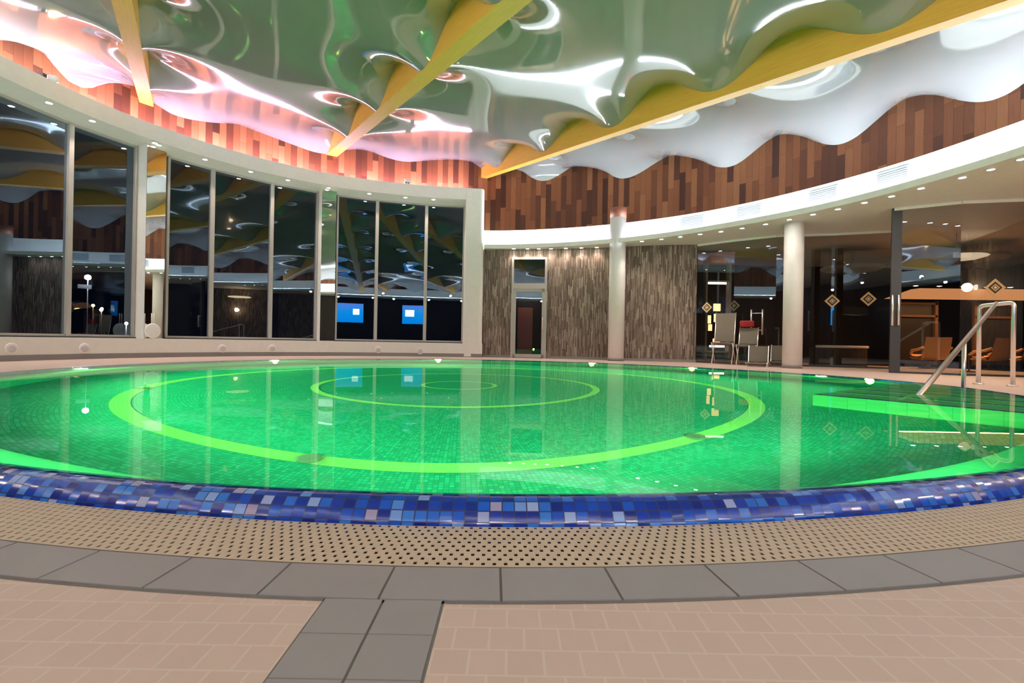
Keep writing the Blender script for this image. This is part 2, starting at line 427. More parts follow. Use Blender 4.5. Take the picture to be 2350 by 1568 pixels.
mb = MB(); TH = np.linspace(-math.pi, math.pi, 361); rows, uvs = [], []
def bound(t):
    dx, dy = math.sin(t), -math.cos(t); s = 11.
    for _ in range(12):
        px, py = RC[0]+dx*s, RC[1]+dy*s; a = math.degrees(math.atan2(px-C[0], -(py-C[1]))); r = math.hypot(px-C[0], py-C[1]); s += (float(POOL(a))-.95-r)
    return s
BD = [bound(t) for t in TH]
for k in np.linspace(0.0005, 1, 26):
    rows.append([(RC[0]+math.sin(t)*BD[i]*k, RC[1]-math.cos(t)*BD[i]*k, FD) for i, t in enumerate(TH)])
    uvs.append([(t*8., BD[i]*k) for i, t in enumerate(TH)])
mb.grid(rows, uvs, smooth=False); mb.build('basin_floor', M['poolfloor'], basin)
for (r, w, nm) in ((6.7, .29, 'broad_ring'), (3.38, .17, 'middle_ring'), (.9, .1, 'small_ring')):
    mb = MB(); mb.grid([[(RC[0]+math.sin(t)*q, RC[1]-math.cos(t)*q, FD+.012) for t in TH] for q in (r-w/2, r+w/2)], [[(t*8., q) for t in TH] for q in (r-w/2, r+w/2)], smooth=False)
    o = mb.build(nm, M['poolring'], basin); o['label'] = {'broad_ring': 'broad pale outer ring on the pool floor', 'middle_ring': 'thin pale middle ring on the pool floor', 'small_ring': 'small pale ring at the pool centre'}[nm]
# floor drains on the broad ring
proto = None
for k, (a, lab) in enumerate(((-9.3, 'dark round drain on the broad floor ring, nearer one left of centre'), (36.3, 'dark round drain on the broad floor ring, right of centre'), (-71, 'dark round drain on the broad floor ring, by the left side of the pool'))):
    p = (RC[0]+6.7*math.sin(math.radians(a)), RC[1]-6.7*math.cos(math.radians(a)), FD+.014)
    if proto is None:
        proto = empty('floor_drain', p, lab, 'drain', 'pool floor drains')
        mb = MB(); mb.lathe(p, [(.15, 0), (.15, .03), (.12, .045), (.0, .05)], 24); mb.build('drain_cover', M['darkbase'], proto, origin=p)
    else: dup(proto, p, lab)
# broad entry steps
w_ = np.array([.60, -.80]); e_ = np.array([-.80, -.60]); c0 = np.array([5.9, 9.8])
def sp(a, b): return (c0[0]+w_[0]*a-e_[0]*b, c0[1]+w_[1]*a-e_[1]*b)
for k in range(5):
    b0, b1 = .0+k*.95, (.0+(k+1)*.95 if k < 4 else 5.2); top = -.36+k*.085
    mb = MB(); mb.prism([sp(-.0, b0), sp(5.2, b0), sp(5.2, b1), sp(-.0, b1)], FD, top); st_ = mb.build('entry_step', M['steptile'], basin); st_['label'] = 'wide underwater entry step glowing green'
    mb = MB(); mb.prism([sp(.02, b0+.02), sp(5.18, b0+.02), sp(5.18, b0+.14), sp(.02, b0+.14)], top-.01, top+.012); mb.build('step_edge', M['rim'], st_)
# water surface
mb = MB()
wr = [[(*xy(a, (float(POOL(a))-.13)*k), WL) for a in np.arange(-180, 180, 1.)] for k in np.linspace(.0004, 1, 10)]
mb.grid(wr, smooth=True, closed=True)
wa = mb.build('water', M['water']); struct(wa, 'still clear pool water glowing green')
wa.data.flip_normals()
if wa.data.polygons[50].normal.z < 0: wa.data.flip_normals()

# underwater lamps
LAMPA = [-162.1, -121., -83.4, -52, -18, 20, 56, 90.5, 98, 125, 153]
LAMPL = ['under the last windows before the white end pier', 'below the second mirrored pier', 'at the left side of the pool', 'on the near left wall of the pool', 'below the near rim, left of the grey path', 'below the near rim, right of the grey path', 'on the near right wall of the pool', 'at the head of the entry steps', 'beside the entry steps', 'before the leaning chairs', 'in front of the stone wall']
proto = None
for a, l in zip(LAMPA, LAMPL):
    R_ = float(POOL(a))-.26; p = (*xy(a, R_), -.38 if a != 90.5 else -.08); d = Vector((C[0]-p[0], C[1]-p[1], 0)).normalized()
    rz = math.atan2(d.y, d.x)
    lab = 'round underwater pool lamp '+l
    if proto is None:
        proto = empty('pool_lamp', (0, 0, 0), lab, 'pool lamp', 'underwater pool lamps')
        mb = MB(); mb.lathe((0, 0, 0), [(.2, -.02), (.2, .03), (.18, .045), (.17, .03)], 24, (1, 0, 0)); mb.build('lamp_ring', M['chrome'], proto, origin=(0, 0, 0))
        mb = MB(); mb.lathe((.0, 0, 0), [(.17, .03), (.1, .05), (.0, .055)], 20, (1, 0, 0)); mb.build('lens', M['poollamp'], proto, origin=(0, 0, 0))
        proto.location = Vector(p)*S; proto.rotation_euler = (0, 0, rz)
    else: dup(proto, p, lab, rz)
    if a == 90.5: d = Vector((8.2-p[0], 11.2-p[1], 0)).normalized()
    L = bpy.data.lights.new('pool_lamp_light', 'SPOT'); L.energy = 330*(2.2 if a == -52 else 1.); L.color = (.18, 1., .27); L.spot_size = math.radians(165); L.spot_blend = .6; L.shadow_soft_size = .06
    lo = bpy.data.objects.new('pool_lamp_light', L); COL.objects.link(lo)
    lo.location = (Vector(p)+d*.12)*S; lo.rotation_euler = (d+Vector((0, 0, -.25))).to_track_quat('-Z', 'Y').to_euler()

    # the part of the lamp's light that leaves the water towards the ceiling
    L = bpy.data.lights.new('pool_lamp_glow', 'SPOT'); L.energy = 42; L.color = (.62, 1., .10); L.spot_size = math.radians(130); L.spot_blend = 1.; L.shadow_soft_size = .045
    lo = bpy.data.objects.new('pool_lamp_glow', L); COL.objects.link(lo)
    lo.location = Vector((p[0]+d.x*.12, p[1]+d.y*.12, WL+.05))*S; lo.rotation_euler = Vector((d.x*.8, d.y*.8, 1.)).to_track_quat('-Z', 'Y').to_euler()

# ------------------------------------------------------------------ window wall (left)
WA0, WA1 = -171.45, -72.
fb = curve(FRONT, -175.4, WA1)
mb = MB(); mb.sweep(curve(FRONT, WA0, WA1), [(1.3, WT), (.0, CB), (.0, CT), (.22, CT), (.22, CT-.3), (1.05, CT-.3)], smooth=False)
wl = mb.build('wall_left', M['plaster']); struct(wl, 'curved white window wall with deep cornice above dark windows')
mb = MB(); mb.sweep(fb, [(0., 0.), (0., SILL), (1.3, SILL)], smooth=False); mb.build('parapet', M['plaster'], wl)
mb = MB(); mb.sweep(fb, [(-.02, 0.), (-.02, BBH), (0., BBH)], smooth=False); struct(mb.build('baseboard_left', M['darkbase']), 'grey skirting below the white window parapet')
mb = MB(); mb.sweep(curve(FRONT, WA0, WA1), [(1.02, SILL), (1.02, SILL+.05), (1.3, SILL+.05)], smooth=False); struct(mb.build('trim_3', M['darkmetal']), 'thin dark sill strip under the windows')
# white end pier with a rounded corner
r0 = float(FRONT(-173))
P = [xy(-171.4, r0+.0), xy(-174.6, r0-.03), xy(-174.95, r0-.0), xy(-175.2, r0+.1), xy(-175.32, r0+.28), xy(-175.4, r0+1.9), xy(-171.4, r0+1.9)]
mb = MB(); mb.prism(P, 0, CT); bevel(mb.build('end_pier', M['plaster'], wl), .02)
# cladding above the windows and LED trough
mb = MB(); mb.sweep(curve(UPPER, -176, WA1), [(0, CT-.3), (0, 15.)], uvz=True); struct(mb.build('wall_left_cladding', M['cladding']), 'reddish wood strip cladding above the window cornice, lit pink from below')
for (a0, a1, mt, lb) in ((-172, -107, 'led_pink', 'pink glowing light strip hidden on the window cornice'), (-106.5, -74, 'led_cool', 'cool white light strip hidden at the left end of the window cornice')):
    mb = MB(); mb.sweep(curve(FRONT, a0, a1), [(.36, CT-.02), (.36, CT+.04), (.5, CT+.04), (.5, CT-.02)]); o = mb.build('light_strip', M[mt]); tag(o, lb, 'light strip', 'cove light strips')
# window panes
WB = [(-171.45, -163.76), (-163.76, -154.35), (-154.35, -147.06), (-143.75, -136.13), (-136.13, -127.1), (-127.1, -120.78), (-116.75, -108.91), (-108.91, -100.2), (-100.2, -91.5), (-91.5, -82.), (-82., -72.)]
WLAB = ['tall dark window next to the white end pier', 'tall dark window, second from the white end pier', 'tall dark window just right of the second mirrored pier', 'tall dark window just left of the second mirrored pier', 'tall dark window in the middle of the three between the mirrored piers', 'tall dark window just right of the first mirrored pier', 'tall dark window just left of the first mirrored pier', 'tall dark window at the left edge of the photo', 'tall dark window beyond the left edge', 'tall dark window beside the camera', 'tall dark window ending the curved window wall']
for k, ((a0, a1), lb) in enumerate(zip(WB, WLAB)):
    p0, p1 = xy(a0, float(FRONT(a0))+1.2), xy(a1, float(FRONT(a1))+1.2)
    mid = ((p0[0]+p1[0])/2, (p0[1]+p1[1])/2, SILL+.05)
    w = empty('window_%d' % (k+1), mid, lb, None, None, 'structure')
    mb = MB(); mb.quad((*p0, SILL+.05), (*p1, SILL+.05), (*p1, WT+.1), (*p0, WT+.1)); mb.build('pane', M['window'], w)
    dx, dy = p1[0]-p0[0], p1[1]-p0[1]; L = math.hypot(dx, dy); ux, uy = dx/L, dy/L; rz = math.atan2(dy, dx)
    mb = MB()
    for t in (.05, L-.05): mb.box((p0[0]+ux*t, p0[1]+uy*t, (SILL+WT)/2+.05), (.10, .24, WT-SILL), rz)
    for z in (SILL+.1, WT-.02): mb.box(((p0[0]+p1[0])/2, (p0[1]+p1[1])/2, z), (L, .16, .09), rz)
    mb.build('frame', M['graymetal'], w, flat=True)
# mirrored piers
for k, (b0, b1, lb) in enumerate(((-120.78, -116.75, 'wide mirrored pier between the left windows'), (-147.06, -143.75, 'narrow mirrored pier in the middle of the window wall'))):
    q0, q1 = xy(b0, float(FRONT(b0))+1.35), xy(b1, float(FRONT(b1))+1.35)
    a0, a1 = ((-119.65, -117.1), (-146.42, -143.9))[k]
    f0, f1 = xy(a0, float(FRONT(a0))+.52), xy(a1, float(FRONT(a1))+.52)
    pr = empty('mirrored_pier', ((f0[0]+f1[0])/2, (f0[1]+f1[1])/2, SILL), lb, 'pier')
    mb = MB(); mb.prism([q0, q1, f1, f0], SILL, WT+.14); mb.build('pier_body', M['plaster'], pr, flat=True)
    nx, ny = (f0[1]-f1[1]), (f1[0]-f0[0]); L = math.hypot(nx, ny); nx, ny = nx/L, ny/L
    if nx*(C[0]-f0[0])+ny*(C[1]-f0[1]) < 0: nx, ny = -nx, -ny
    g0, g1 = (f0[0]+nx*.02, f0[1]+ny*.02), (f1[0]+nx*.02, f1[1]+ny*.02)
    mb = MB(); mb.prism([f0, f1, g1, g0], SILL+.02, WT+.1); mb.build('mirror_panel', M['mirror'], pr, flat=True)

# recessed lamps
def downlight_proto(name, label, group):
    r = empty(name, (0, 0, 0), label, 'recessed light', group)
    mb = MB(); mb.lathe((0, 0, 0), [(.10, .02), (.135, .0), (.135, -.02), (.105, -.022), (.10, -.0)], 20); mb.build('trim_ring', M['whiteplastic'], r, origin=(0, 0, 0))
    mb = MB(); mb.lathe((0, 0, 0), [(.102, -.012), (.06, -.016), (0, -.017)], 16); mb.build('lens', M['lamp'], r, origin=(0, 0, 0))
    return r
def spot(p, e, size=95, col=(1., .80, .70), tilt=None, blend=.6):
    L = bpy.data.lights.new('downlight_beam', 'SPOT'); L.energy = e; L.color = col; L.spot_size = math.radians(size); L.spot_blend = blend; L.shadow_soft_size = .05
    o = bpy.data.objects.new('downlight_beam', L); COL.objects.link(o); o.location = Vector((p[0], p[1], p[2]-.05))*S
    if tilt is not None: o.rotation_euler = Vector(tilt).to_track_quat('-Z', 'Y').to_euler()
    return o
pl = downlight_proto('recessed_light', 'recessed spotlight in window soffit, first from the white end pier', 'window soffit spotlights')
WLA = [-164.73, -159.14, -152.18, -144.77, -137.74, -131.68, -124.73, -118.2, -117.5, -109.71, -104.67, -97.5, -90.5, -83.5]
for k, a in enumerate(WLA):
    r = float(FRONT(a))+(.26 if k not in (7, 8) else (.27 if k == 7 else .17)); p = (*xy(a, r), CB-.18*.2-.012)
    lb = 'recessed spotlight in window soffit, %s from the white end pier' % ORD[k]
    if k == 0: pl.location = Vector(p)*S
    else: dup(pl, p, lb)
    spot(p, 66, 110)

# ------------------------------------------------------------------ right side: lip, soffit, fascia, wood
RA0, RA1 = -74., 184.6
def bulge(a, r):   # the lip swings forward around the first column
    return r
lipc = curve(LIP, RA0, RA1, 1.)
mb = MB(); mb.sweep(lipc, [(24., SOF), (4., SOF), (.0, SOF), (-.0, SOF+.03), (.0, LIPT), (.10, LIPT), (.10, SOF+.12), (1.6, SOF+.12)], smooth=False)
wr_ = mb.build('wall_right', M['lipwhite']); struct(wr_, 'curved white balcony edge and soffit over the right side of the hall')
up = curve(UPPER, RA0, RA1, 1.)
mb = MB(); mb.sweep(up, [(-.03, SOF+.12), (-.03, WOODB)], smooth=True); mb.build('fascia', M['lipwhite'], wr_)
mb = MB(); mb.sweep(up, [(-.03, WOODB), (0, WOODB), (0, 15.)], uvz=True); struct(mb.build('wall_right_cladding', M['cladding']), 'brown wood strip cladding above the bright white fascia')
mb = MB(); mb.sweep(lipc, [(.26, LIPT-.02), (.26, LIPT+.035), (.42, LIPT+.035), (.42, LIPT-.02)]); o = mb.build('light_strip', M['led_white']); tag(o, 'white light strip hidden behind the right balcony edge', 'light strip', 'cove light strips')
# fascia vents
for k, (a0, a1, lb) in enumerate(((144.2, 139.4, 'white air vent in the fascia, nearest the first column'), (133.5, 128.8, 'white air vent in the fascia, second from the first column'), (121., 116.4, 'white air vent in the fascia, second from the right edge'), (111., 106.6, 'white air vent in the fascia, nearest the right edge'))):
    v = empty('air_vent', (*xy((a0+a1)/2, float(UPPER((a0+a1)/2))), 7.3), lb, 'vent', 'fascia air vents')
    cv = [xy(a, float(UPPER(a))-.035) for a in np.linspace(a0, a1, 6)]
    mb = MB(); mb.sweep(cv, [(-.05, 7.42), (-.05, 8.02)]); mb.sweep(cv, [(0, 7.42), (-.05, 7.42)]); mb.sweep(cv, [(-.05, 8.02), (0, 8.02)]); mb.build('vent_plate', M['ventplate'], v)
    ci = [xy(a, float(UPPER(a))-.035) for a in np.linspace(a0+.25*(1 if a1 > a0 else -1), a1-.25*(1 if a1 > a0 else -1), 6)]
    mb = MB()
    for z in np.arange(7.49, 7.95, .08): mb.sweep(ci, [(-.055, z), (-.075, z+.03), (-.055, z+.05)])
    mb.build('grille', M['vent'], v)
# right lights
RL = [(.0, 31.1), (.85, 31.05), (1.55, 30.98), (2.3, 30.88), (3.2, 30.65), (4.1, 30.4), (5., 30.15), (7.2, 28.15), (8.1, 27.5), (8.9, 26.8), (9.7, 26.1), (10.5, 25.4), (11.2, 24.6), (11.9, 23.7), (12.5, 22.75), (13.0, 21.8), (13.5, 20.9), (13.9, 19.9), (14.3, 19.), (14.6, 18.), (15., 16.8), (15.2, 16.), (15.25, 15.1), (15.4, 14.)]
pr2 = downlight_proto('recessed_light', 'recessed spotlight under right balcony, first from the white end pier', 'balcony soffit spotlights')
for k, (x, y) in enumerate(RL):
    p = (x, y, SOF-.012); lb = 'recessed spotlight under right balcony, %s from the white end pier' % ORD[k]
    if k == 0: pr2.location = Vector(p)*S
    else: dup(pr2, p, lb)
    spot(p, 26 if k < 7 else (6 if k in (13, 14, 15) else 34), 110)
# soffit lights added out of view behind the camera to light the near deck
for k, a in enumerate((70, 52, 36, 24, 12, 0, -12, -24, -38, -52, -66)):
    p = (*xy(a, float(LIP(a))+.5), SOF-.012)
    dup(pr2, p, 'added recessed spotlight in the soffit behind the camera, %s from the right' % ORD[k], 0, 'added rear soffit spotlights')
    spot(p, 120, 130, tilt=(C[0]-p[0], C[1]-p[1], -9.))

# columns
for nm, (x, y), r, z1, lb in (('column', (6.05, 29.15), .46, 8.3, 'round white column standing before the stone wall'), ('column', (13.15, 23.5), .42, SOF, 'round white column beside the leaning chairs')):
    t = empty(nm, (x, y, 0), lb, 'column', 'round white columns')
    mb = MB(); mb.lathe((x, y, 0), [(r, .15), (r, z1)], 40); mb.build('shaft', M['column'], t)
    mb = MB(); mb.lathe((x, y, 0), [(r+.012, 0), (r+.012, .15), (r, .152)], 40); mb.build('base_ring', M['darkbase'], t)
    if z1 > 7:
        mb = MB(); mb.lathe((x, y, 0), [(r+.01, z1), (r+.01, z1+.55), (r*.9, z1+.58)], 40); mb.build('top_cap', M['redpanel'], t)

# stone wall with a glazed door
def wallpts(p, z0, z1, mat, name, parent=None):
    mb = MB(); u = 0
    for i in range(len(p)-1):
        L = math.hypot(p[i+1][0]-p[i][0], p[i+1][1]-p[i][1])
        mb.quad((*p[i], z0), (*p[i+1], z0), (*p[i+1], z1), (*p[i], z1), [(u, z0), (u+L, z0), (u+L, z1), (u, z1)]); u += L
    return mb.build(name, mat, parent)
D0, D1 = (-.09, 31.44), (2.12, 31.18)
sw = wallpts([(-2.6, 31.75), (-1.8, 31.62), D0], 0, SOF, M['stone'], 'wall_stone'); struct(sw, 'wall of thin brown stone strips between the white pier and the glass')
wallpts([D1, (3.8, 30.8), (5.5, 30.3), (7.5, 29.55), (9., 29.15), (10.6, 28.9)], 0, SOF, M['stone'], 'stone_face', sw)
wallpts([D0, D1], 6.3, SOF, M['stone'], 'stone_lintel', sw)
wallpts([(-1.8, 31.56), (-.09, 31.38)], 0, .16, M['darkbase'], 'stone_skirting', sw)
wallpts([(2.12, 31.12), (3.8, 30.74), (5.5, 30.24), (7.5, 29.49), (9., 29.09), (10.6, 28.84)], 0, .16, M['darkbase'], 'stone_skirting', sw)
d = empty('door_1', ((D0[0]+D1[0])/2, (D0[1]+D1[1])/2, 0), 'glazed door with a transom window in the stone wall', None, None, 'structure')
rz = math.atan2(D1[1]-D0[1], D1[0]-D0[0]); L = math.hypot(D1[0]-D0[0], D1[1]-D0[1]); mx, my = (D0[0]+D1[0])/2, (D0[1]+D1[1])/2; ca, sa = math.cos(rz), math.sin(rz)
mb = MB()
for t in (-L/2+.07, L/2-.07): mb.box((mx+ca*t, my+sa*t, 3.15), (.14, .2, 6.3), rz)
for z, h in ((6.23, .14), (4.5, .34)): mb.box((mx, my, z), (L, .18, h), rz)
mb.build('door_frame', M['graymetal'], d, flat=True)
mb = MB()
for t in (-L/2+.22, L/2-.22): mb.box((mx+ca*t, my+sa*t, 2.18), (.16, .14, 4.3), rz)
for z in (.14, 4.25): mb.box((mx, my, z), (L-.3, .14, .22), rz)
lf = mb.build('door_leaf', M['graymetal'], d, flat=True)
mb = MB(); mb.quad((mx-ca*L/2, my-sa*L/2, .1), (mx+ca*L/2, my+sa*L/2, .1), (mx+ca*L/2, my+sa*L/2, 6.25), (mx-ca*L/2, my-sa*L/2, 6.25)); mb.build('pane', M['window'], d)
hx, hy = mx+ca*(L/2-.24)+sa*.16, my+sa*(L/2-.24)-ca*.16
mb = MB(); mb.tube([(hx+sa*-.1, hy+ca*.1, 1.85), (hx, hy, 1.85), (hx, hy, 2.5), (hx-sa*.1, hy+ca*.1, 2.5)], .03, 8); mb.build('door_handle', M['chrome'], d)
# corridor behind the door
mb = MB(); mb.box((1., 33.6, 3.2), (6, .1, 6.6)); co = mb.build('wall_corridor', M['lounge']); struct(co, 'dark corridor seen through the glazed door')
mb = MB(); mb.box((.85, 33.4, 1.7), (1., .1, 3.2)); mb.build('red_panel', M['corridorred'], co)
L = bpy.data.lights.new('corridor_fill', 'POINT'); L.energy = 9; L.color = (1., .8, .65); L.shadow_soft_size = .05  # added fill with no fixture, brightens the red panel behind the door
lo = bpy.data.objects.new('corridor_fill', L); COL.objects.link(lo); lo.location = Vector((1.1, 32.4, 4.6))*S

# glass partitions
def glasswall(pts, name, lb, joints=(), post=False):
    g = empty(name, (pts[0][0], pts[0][1], 0), lb, None, None, 'structure')
    for i in range(len(pts)-1):
        mb = MB(); mb.quad((*pts[i], 0), (*pts[i+1], 0), (*pts[i+1], SOF), (*pts[i], SOF)); mb.build('pane', M['glass'], g)
        x0, y0 = pts[i]; x1, y1 = pts[i+1]; L = math.hypot(x1-x0, y1-y0); rz = math.atan2(y1-y0, x1-x0)
        mb = MB()
        mb.box(((x0+x1)/2, (y0+y1)/2, .04), (L, .1, .07), rz)
        if post: mb.box((x0, y0, SOF/2), (.12, .12, SOF), rz)
        mb.build('frame', M['darkmetal'], g, flat=True)
        mb = MB(); mb.box(((x0+x1)/2, (y0+y1)/2, SOF-.055), (L, .16, .11), rz); mb.build('top_rail', M['lipwhite'], g, flat=True)
    return g
glasswall([(10.62, 28.85), (12.1, 27.4), (13.7, 26.1)], 'window_20', 'glass partition behind the leaning chairs')
glasswall([(13.7, 26.1), (16.2, 25.5), (18.6, 24.6)], 'window_21', 'glass partition with two gold diamonds right of the column')
G3 = [(15.7, 20.7), (17.45, 19.55), (20.5, 18.85)]
g3 = glasswall(G3, 'window_22', 'front glass partition in front of the orange-lit lounge')
mb = MB(); mb.box((15.85, 20.75, SOF/2), (.34, .3, SOF), -.55); mb.build('post', M['darkmetal'], g3, flat=True)
mb = MB(); mb.tube([(15.55, 20.5, 1.95), (15.55, 20.5, 3.2)], .045, 10); mb.tube([(15.73, 20.4, 1.95), (15.73, 20.4, 3.2)], .045, 10)
for z in (2.05, 3.1): mb.tube([(15.55, 20.5, z), (15.7, 20.72, z)], .03, 8)
mb.build('pull_handle', M['chrome'], g3)
# lower back wall closing the hall behind the camera
bw = wallpts([p for p in curve(BACK, 102, -72, 2.)], 0, SOF, M['lounge'], 'wall_back'); struct(bw, 'dark wall behind the camera')

# gold diamond logos on the glass
def diamond(c, nrm, r, lab):
    nrm = Vector((nrm[0], nrm[1], 0)).normalized(); ux = Vector((-nrm.y, nrm.x, 0)); uz = Vector((0, 0, 1)); c = Vector(c)+nrm*.03
    t = empty('diamond_logo', c, lab, 'logo', 'gold diamond logos on the glass')
    def ringd(r0, r1, mat, nm, off=0.):
        mb = MB(); k = ((0, 1), (1, 0), (0, -1), (-1, 0))
        for i in range(4):
            a, b = k[i], k[(i+1) % 4]
            P = [c+nrm*off+ux*q[0]*rr+uz*q[1]*rr for q, rr in ((a, r1), (b, r1), (b, r0), (a, r0))]
            mb.quad(*P); mb.quad(*[p+nrm*.012 for p in P])
        mb.build(nm, mat, t)
    ringd(r*.68, r, M['gold'], 'outer_frame'); ringd(r*.0, r*.66, M['black'], 'field'); ringd(r*.28, r*.42, M['gold'], 'inner_frame', .014); ringd(0, r*.16, M['whiteplastic'], 'centre', .016)
def onseg(p, q, t, z): return (p[0]+(q[0]-p[0])*t, p[1]+(q[1]-p[1])*t, z)
nA = (-.7, -.71); nB = (-.25, -.97); nC = (-.22, -.97)
diamond(onseg((10.62, 28.85), (13.7, 26.1), .14, 3.15), nA, .30, 'gold diamond logo on the glass, next to the stone wall')
diamond(onseg((10.62, 28.85), (13.7, 26.1), .50, 3.2), nA, .30, 'gold diamond logo on the glass, above the upright beige chair')
diamond(onseg((13.7, 26.1), (18.6, 24.6), .50, 3.35), nB, .35, 'gold diamond logo on the glass, nearest the second column')
diamond(onseg((16.2, 25.5), (18.6, 24.6), .62, 3.45), nB, .36, 'gold diamond logo on the glass, left of the tall pull handle')
diamond(onseg((17.45, 19.55), (20.5, 18.85), .36, 3.42), nC, .35, 'gold diamond logo on the glass above the handrail')
# H-shaped handle on the glass door by the column
t = empty('door_handle', (12.9, 26.6, 1.7), 'chrome H-shaped door handle on the glass left of the second column', 'handle')
mb = MB()
for dx in (0, .42): mb.tube([(12.75+dx, 26.75-dx*.85, 1.6), (12.75+dx, 26.75-dx*.85, 2.95)], .04, 10)
for z in (1.85, 2.75): mb.tube([(12.75, 26.75, z), (13.17, 26.39, z)], .025, 8)
mb.build('bars', M['chrome'], t)

# ------------------------------------------------------------------ lounge behind the glass
mb = MB(); mb.quad((9, 36, 0), (34, 36, 0), (34, 36, SOF), (9, 36, SOF)); mb.quad((34, 36, 0), (34, 16, 0), (34, 16, SOF), (34, 36, SOF)); mb.quad((9, 31, 0), (9, 36, 0), (9, 36, SOF), (9, 31, SOF))
lw = mb.build('wall_lounge', M['lounge']); struct(lw, 'dark lounge wall behind the glass partitions')
# orange cove bulkhead
mb = MB(); F = [(20.3, 26.8, 3.72), (29., 26.3, 3.72), (29., 26.3, 4.25), (21.7, 26.72, 4.25)]
i8 = [mb.vert(q) for q in F]+[mb.vert((q[0], q[1]+.6, q[2])) for q in F]
for q in ((0,1,2,3),(7,6,5,4),(0,4,5,1),(1,5,6,2),(2,6,7,3),(3,7,4,0)): mb.face([i8[k] for k in q])
o = mb.build('cove_light', M['orange']); tag(o, 'long orange glowing cove light in the lounge behind the glass', 'cove light')
pdl = downlight_proto('recessed_light', '', 'lounge cove spotlights')
for k in range(6):
    p = (21.3+k*1.25, 26.5, 4.36)
    if k == 0: pdl.location = Vector(p)*S; pdl['label'] = 'tiny spotlight above the orange cove light, first from the left'
    else: dup(pdl, p, 'tiny spotlight above the orange cove light, %s from the left' % ORD[k])
L = bpy.data.lights.new('cove_glow', 'AREA'); L.energy = 60; L.color = (1., .48, .18); L.shape = 'RECTANGLE'; L.size = 8*S; L.size_y = .3*S
lo = bpy.data.objects.new('cove_glow', L); COL.objects.link(lo); lo.location = Vector((24.5, 26.4, 3.6))*S; lo.rotation_euler = (0, 0, 0)
# wood framed lounge doors
for k, (x, lb) in enumerate(((22.6, 'wood-framed dark door in the lounge, left of the handrail'), (26.9, 'wood-framed dark door in the lounge, behind the handrail posts'))):
    t = empty('lounge_door', (x, 28, 0), lb, 'door', 'lounge doors')
    mb = MB()
    for dx in (-1.05, 1.05): mb.box((x+dx, 28, 1.9), (.16, .16, 3.5))
    for z in (3.55, 2.85): mb.box((x, 28, z), (2.2, .16, .12))
    mb.build('door_frame', M['loungewood'], t, flat=True)
    mb = MB(); mb.box((x, 28.08, 1.85), (2.1, .05, 3.3)); mb.build('door_leaf', M['black'], t, flat=True)
def chair(x, y, rz, lab):
    t = empty('lounge_chair', (0, 0, 0), lab, 'chair', 'tan lounge chairs')
    mb = MB(); rows = []
    for (yy, z) in ((-.5, .72), (-.3, .62), (.1, .60), (.42, .68), (.55, .9), (.68, 1.45), (.72, 1.62)): rows.append([(xx, yy, z+.02*abs(xx)) for xx in (-.62, -.4, 0, .4, .62)])
    mb.grid(rows); mb.grid([[(a, b-.02, c-.16) for a, b, c in r] for r in rows], flip=True)
    o = mb.build('seat_shell', M['leather'], t, origin=(0, 0, 0)); 
    mb = MB(); 
    for s in (-1, 1): mb.tube([(s*.6, -.48, .75), (s*.7, -.2, .92), (s*.72, .3, .98), (s*.66, .6, 1.1)], .07, 10)
    mb.build('armrests', M['leather'], t, origin=(0, 0, 0))
    mb = MB(); mb.lathe((0, 0, 0), [(.45, 0), (.44, .04), (.08, .08), (.07, .55), (.2, .6)], 20); mb.build('pedestal', M['darkmetal'], t, origin=(0, 0, 0))
    t.location = Vector((x, y, 0))*S; t.rotation_euler = (0, 0, rz); return t
ch = chair(21.9, 26.3, math.pi*.96, 'tan lounge chair behind the front glass, left of the sloping handrail')
dup(ch, (24.4, 25.6, 0), 'tan lounge chair behind the front glass, partly hidden by the handrail post', math.pi*1.06)
dup(ch, (26.6, 25.7, 0), 'tan lounge chair at the right edge behind the glass', math.pi*.92)
t = empty('side_table', (20.9, 22.9, 0), 'small round table between the glass and the tan chairs', 'table')
mb = MB(); mb.lathe((20.9, 22.9, 0), [(.3, 0), (.3, .03), (.04, .05), (.04, .7), (.5, .72), (.5, .76), (0, .77)], 24); mb.build('table_body', M['darkmetal'], t)
# curved white bench top in pane 2
t = empty('bench', (17.5, 26.6, 0), 'dark bench with a pale curved top edge behind the glass', 'bench')
mb = MB(); pts = [(16.3+k*.35, 26.9-.35*math.sin(k/8*math.pi), 0) for k in range(9)]
mb.prism([(p[0], p[1]) for p in pts]+[(p[0], p[1]+.6) for p in pts[::-1]], 0, 1.0); mb.build('bench_body', M['lounge'], t)
mb = MB(); mb.tube([(p[0], p[1]-.02, 1.05) for p in pts], .07, 8); mb.build('edge', M['plaster'], t)
# pendant ovals
pp = None
for x, y, z, lb in ((19.6, 29., 5.55, 'large oval grey pendant behind the glass, left of the dark post'), (25.2, 27.4, 6.0, 'large oval grey pendant at the right edge behind the glass')):
    if pp is None:
        pp = empty('pendant_lamp', (0, 0, 0), lb, 'pendant', 'oval pendants')
        mb = MB(); mb.lathe((0, 0, 0), [(0, -.1), (1.3, -.08), (1.6, .05), (1.5, .16), (0, .2)], 40); mb.build('shade', M['pendant'], pp, origin=(0, 0, 0))
        mb = MB(); mb.tube([(0, 0, .15), (0, 0, .9)], .02, 6); mb.build('rod', M['darkmetal'], pp, origin=(0, 0, 0)); pp.location = Vector((x, y, z))*S
    else: dup(pp, (x, y, z), lb)
t = empty('hanging_sign', (22.3, 24.9, 5.6), 'small pale rectangular sign hanging in the lounge', 'sign')
mb = MB(); mb.box((22.3, 24.9, 5.72), (.85, .06, .26)); mb.build('sign_plate', M['whiteplastic'], t, flat=True)
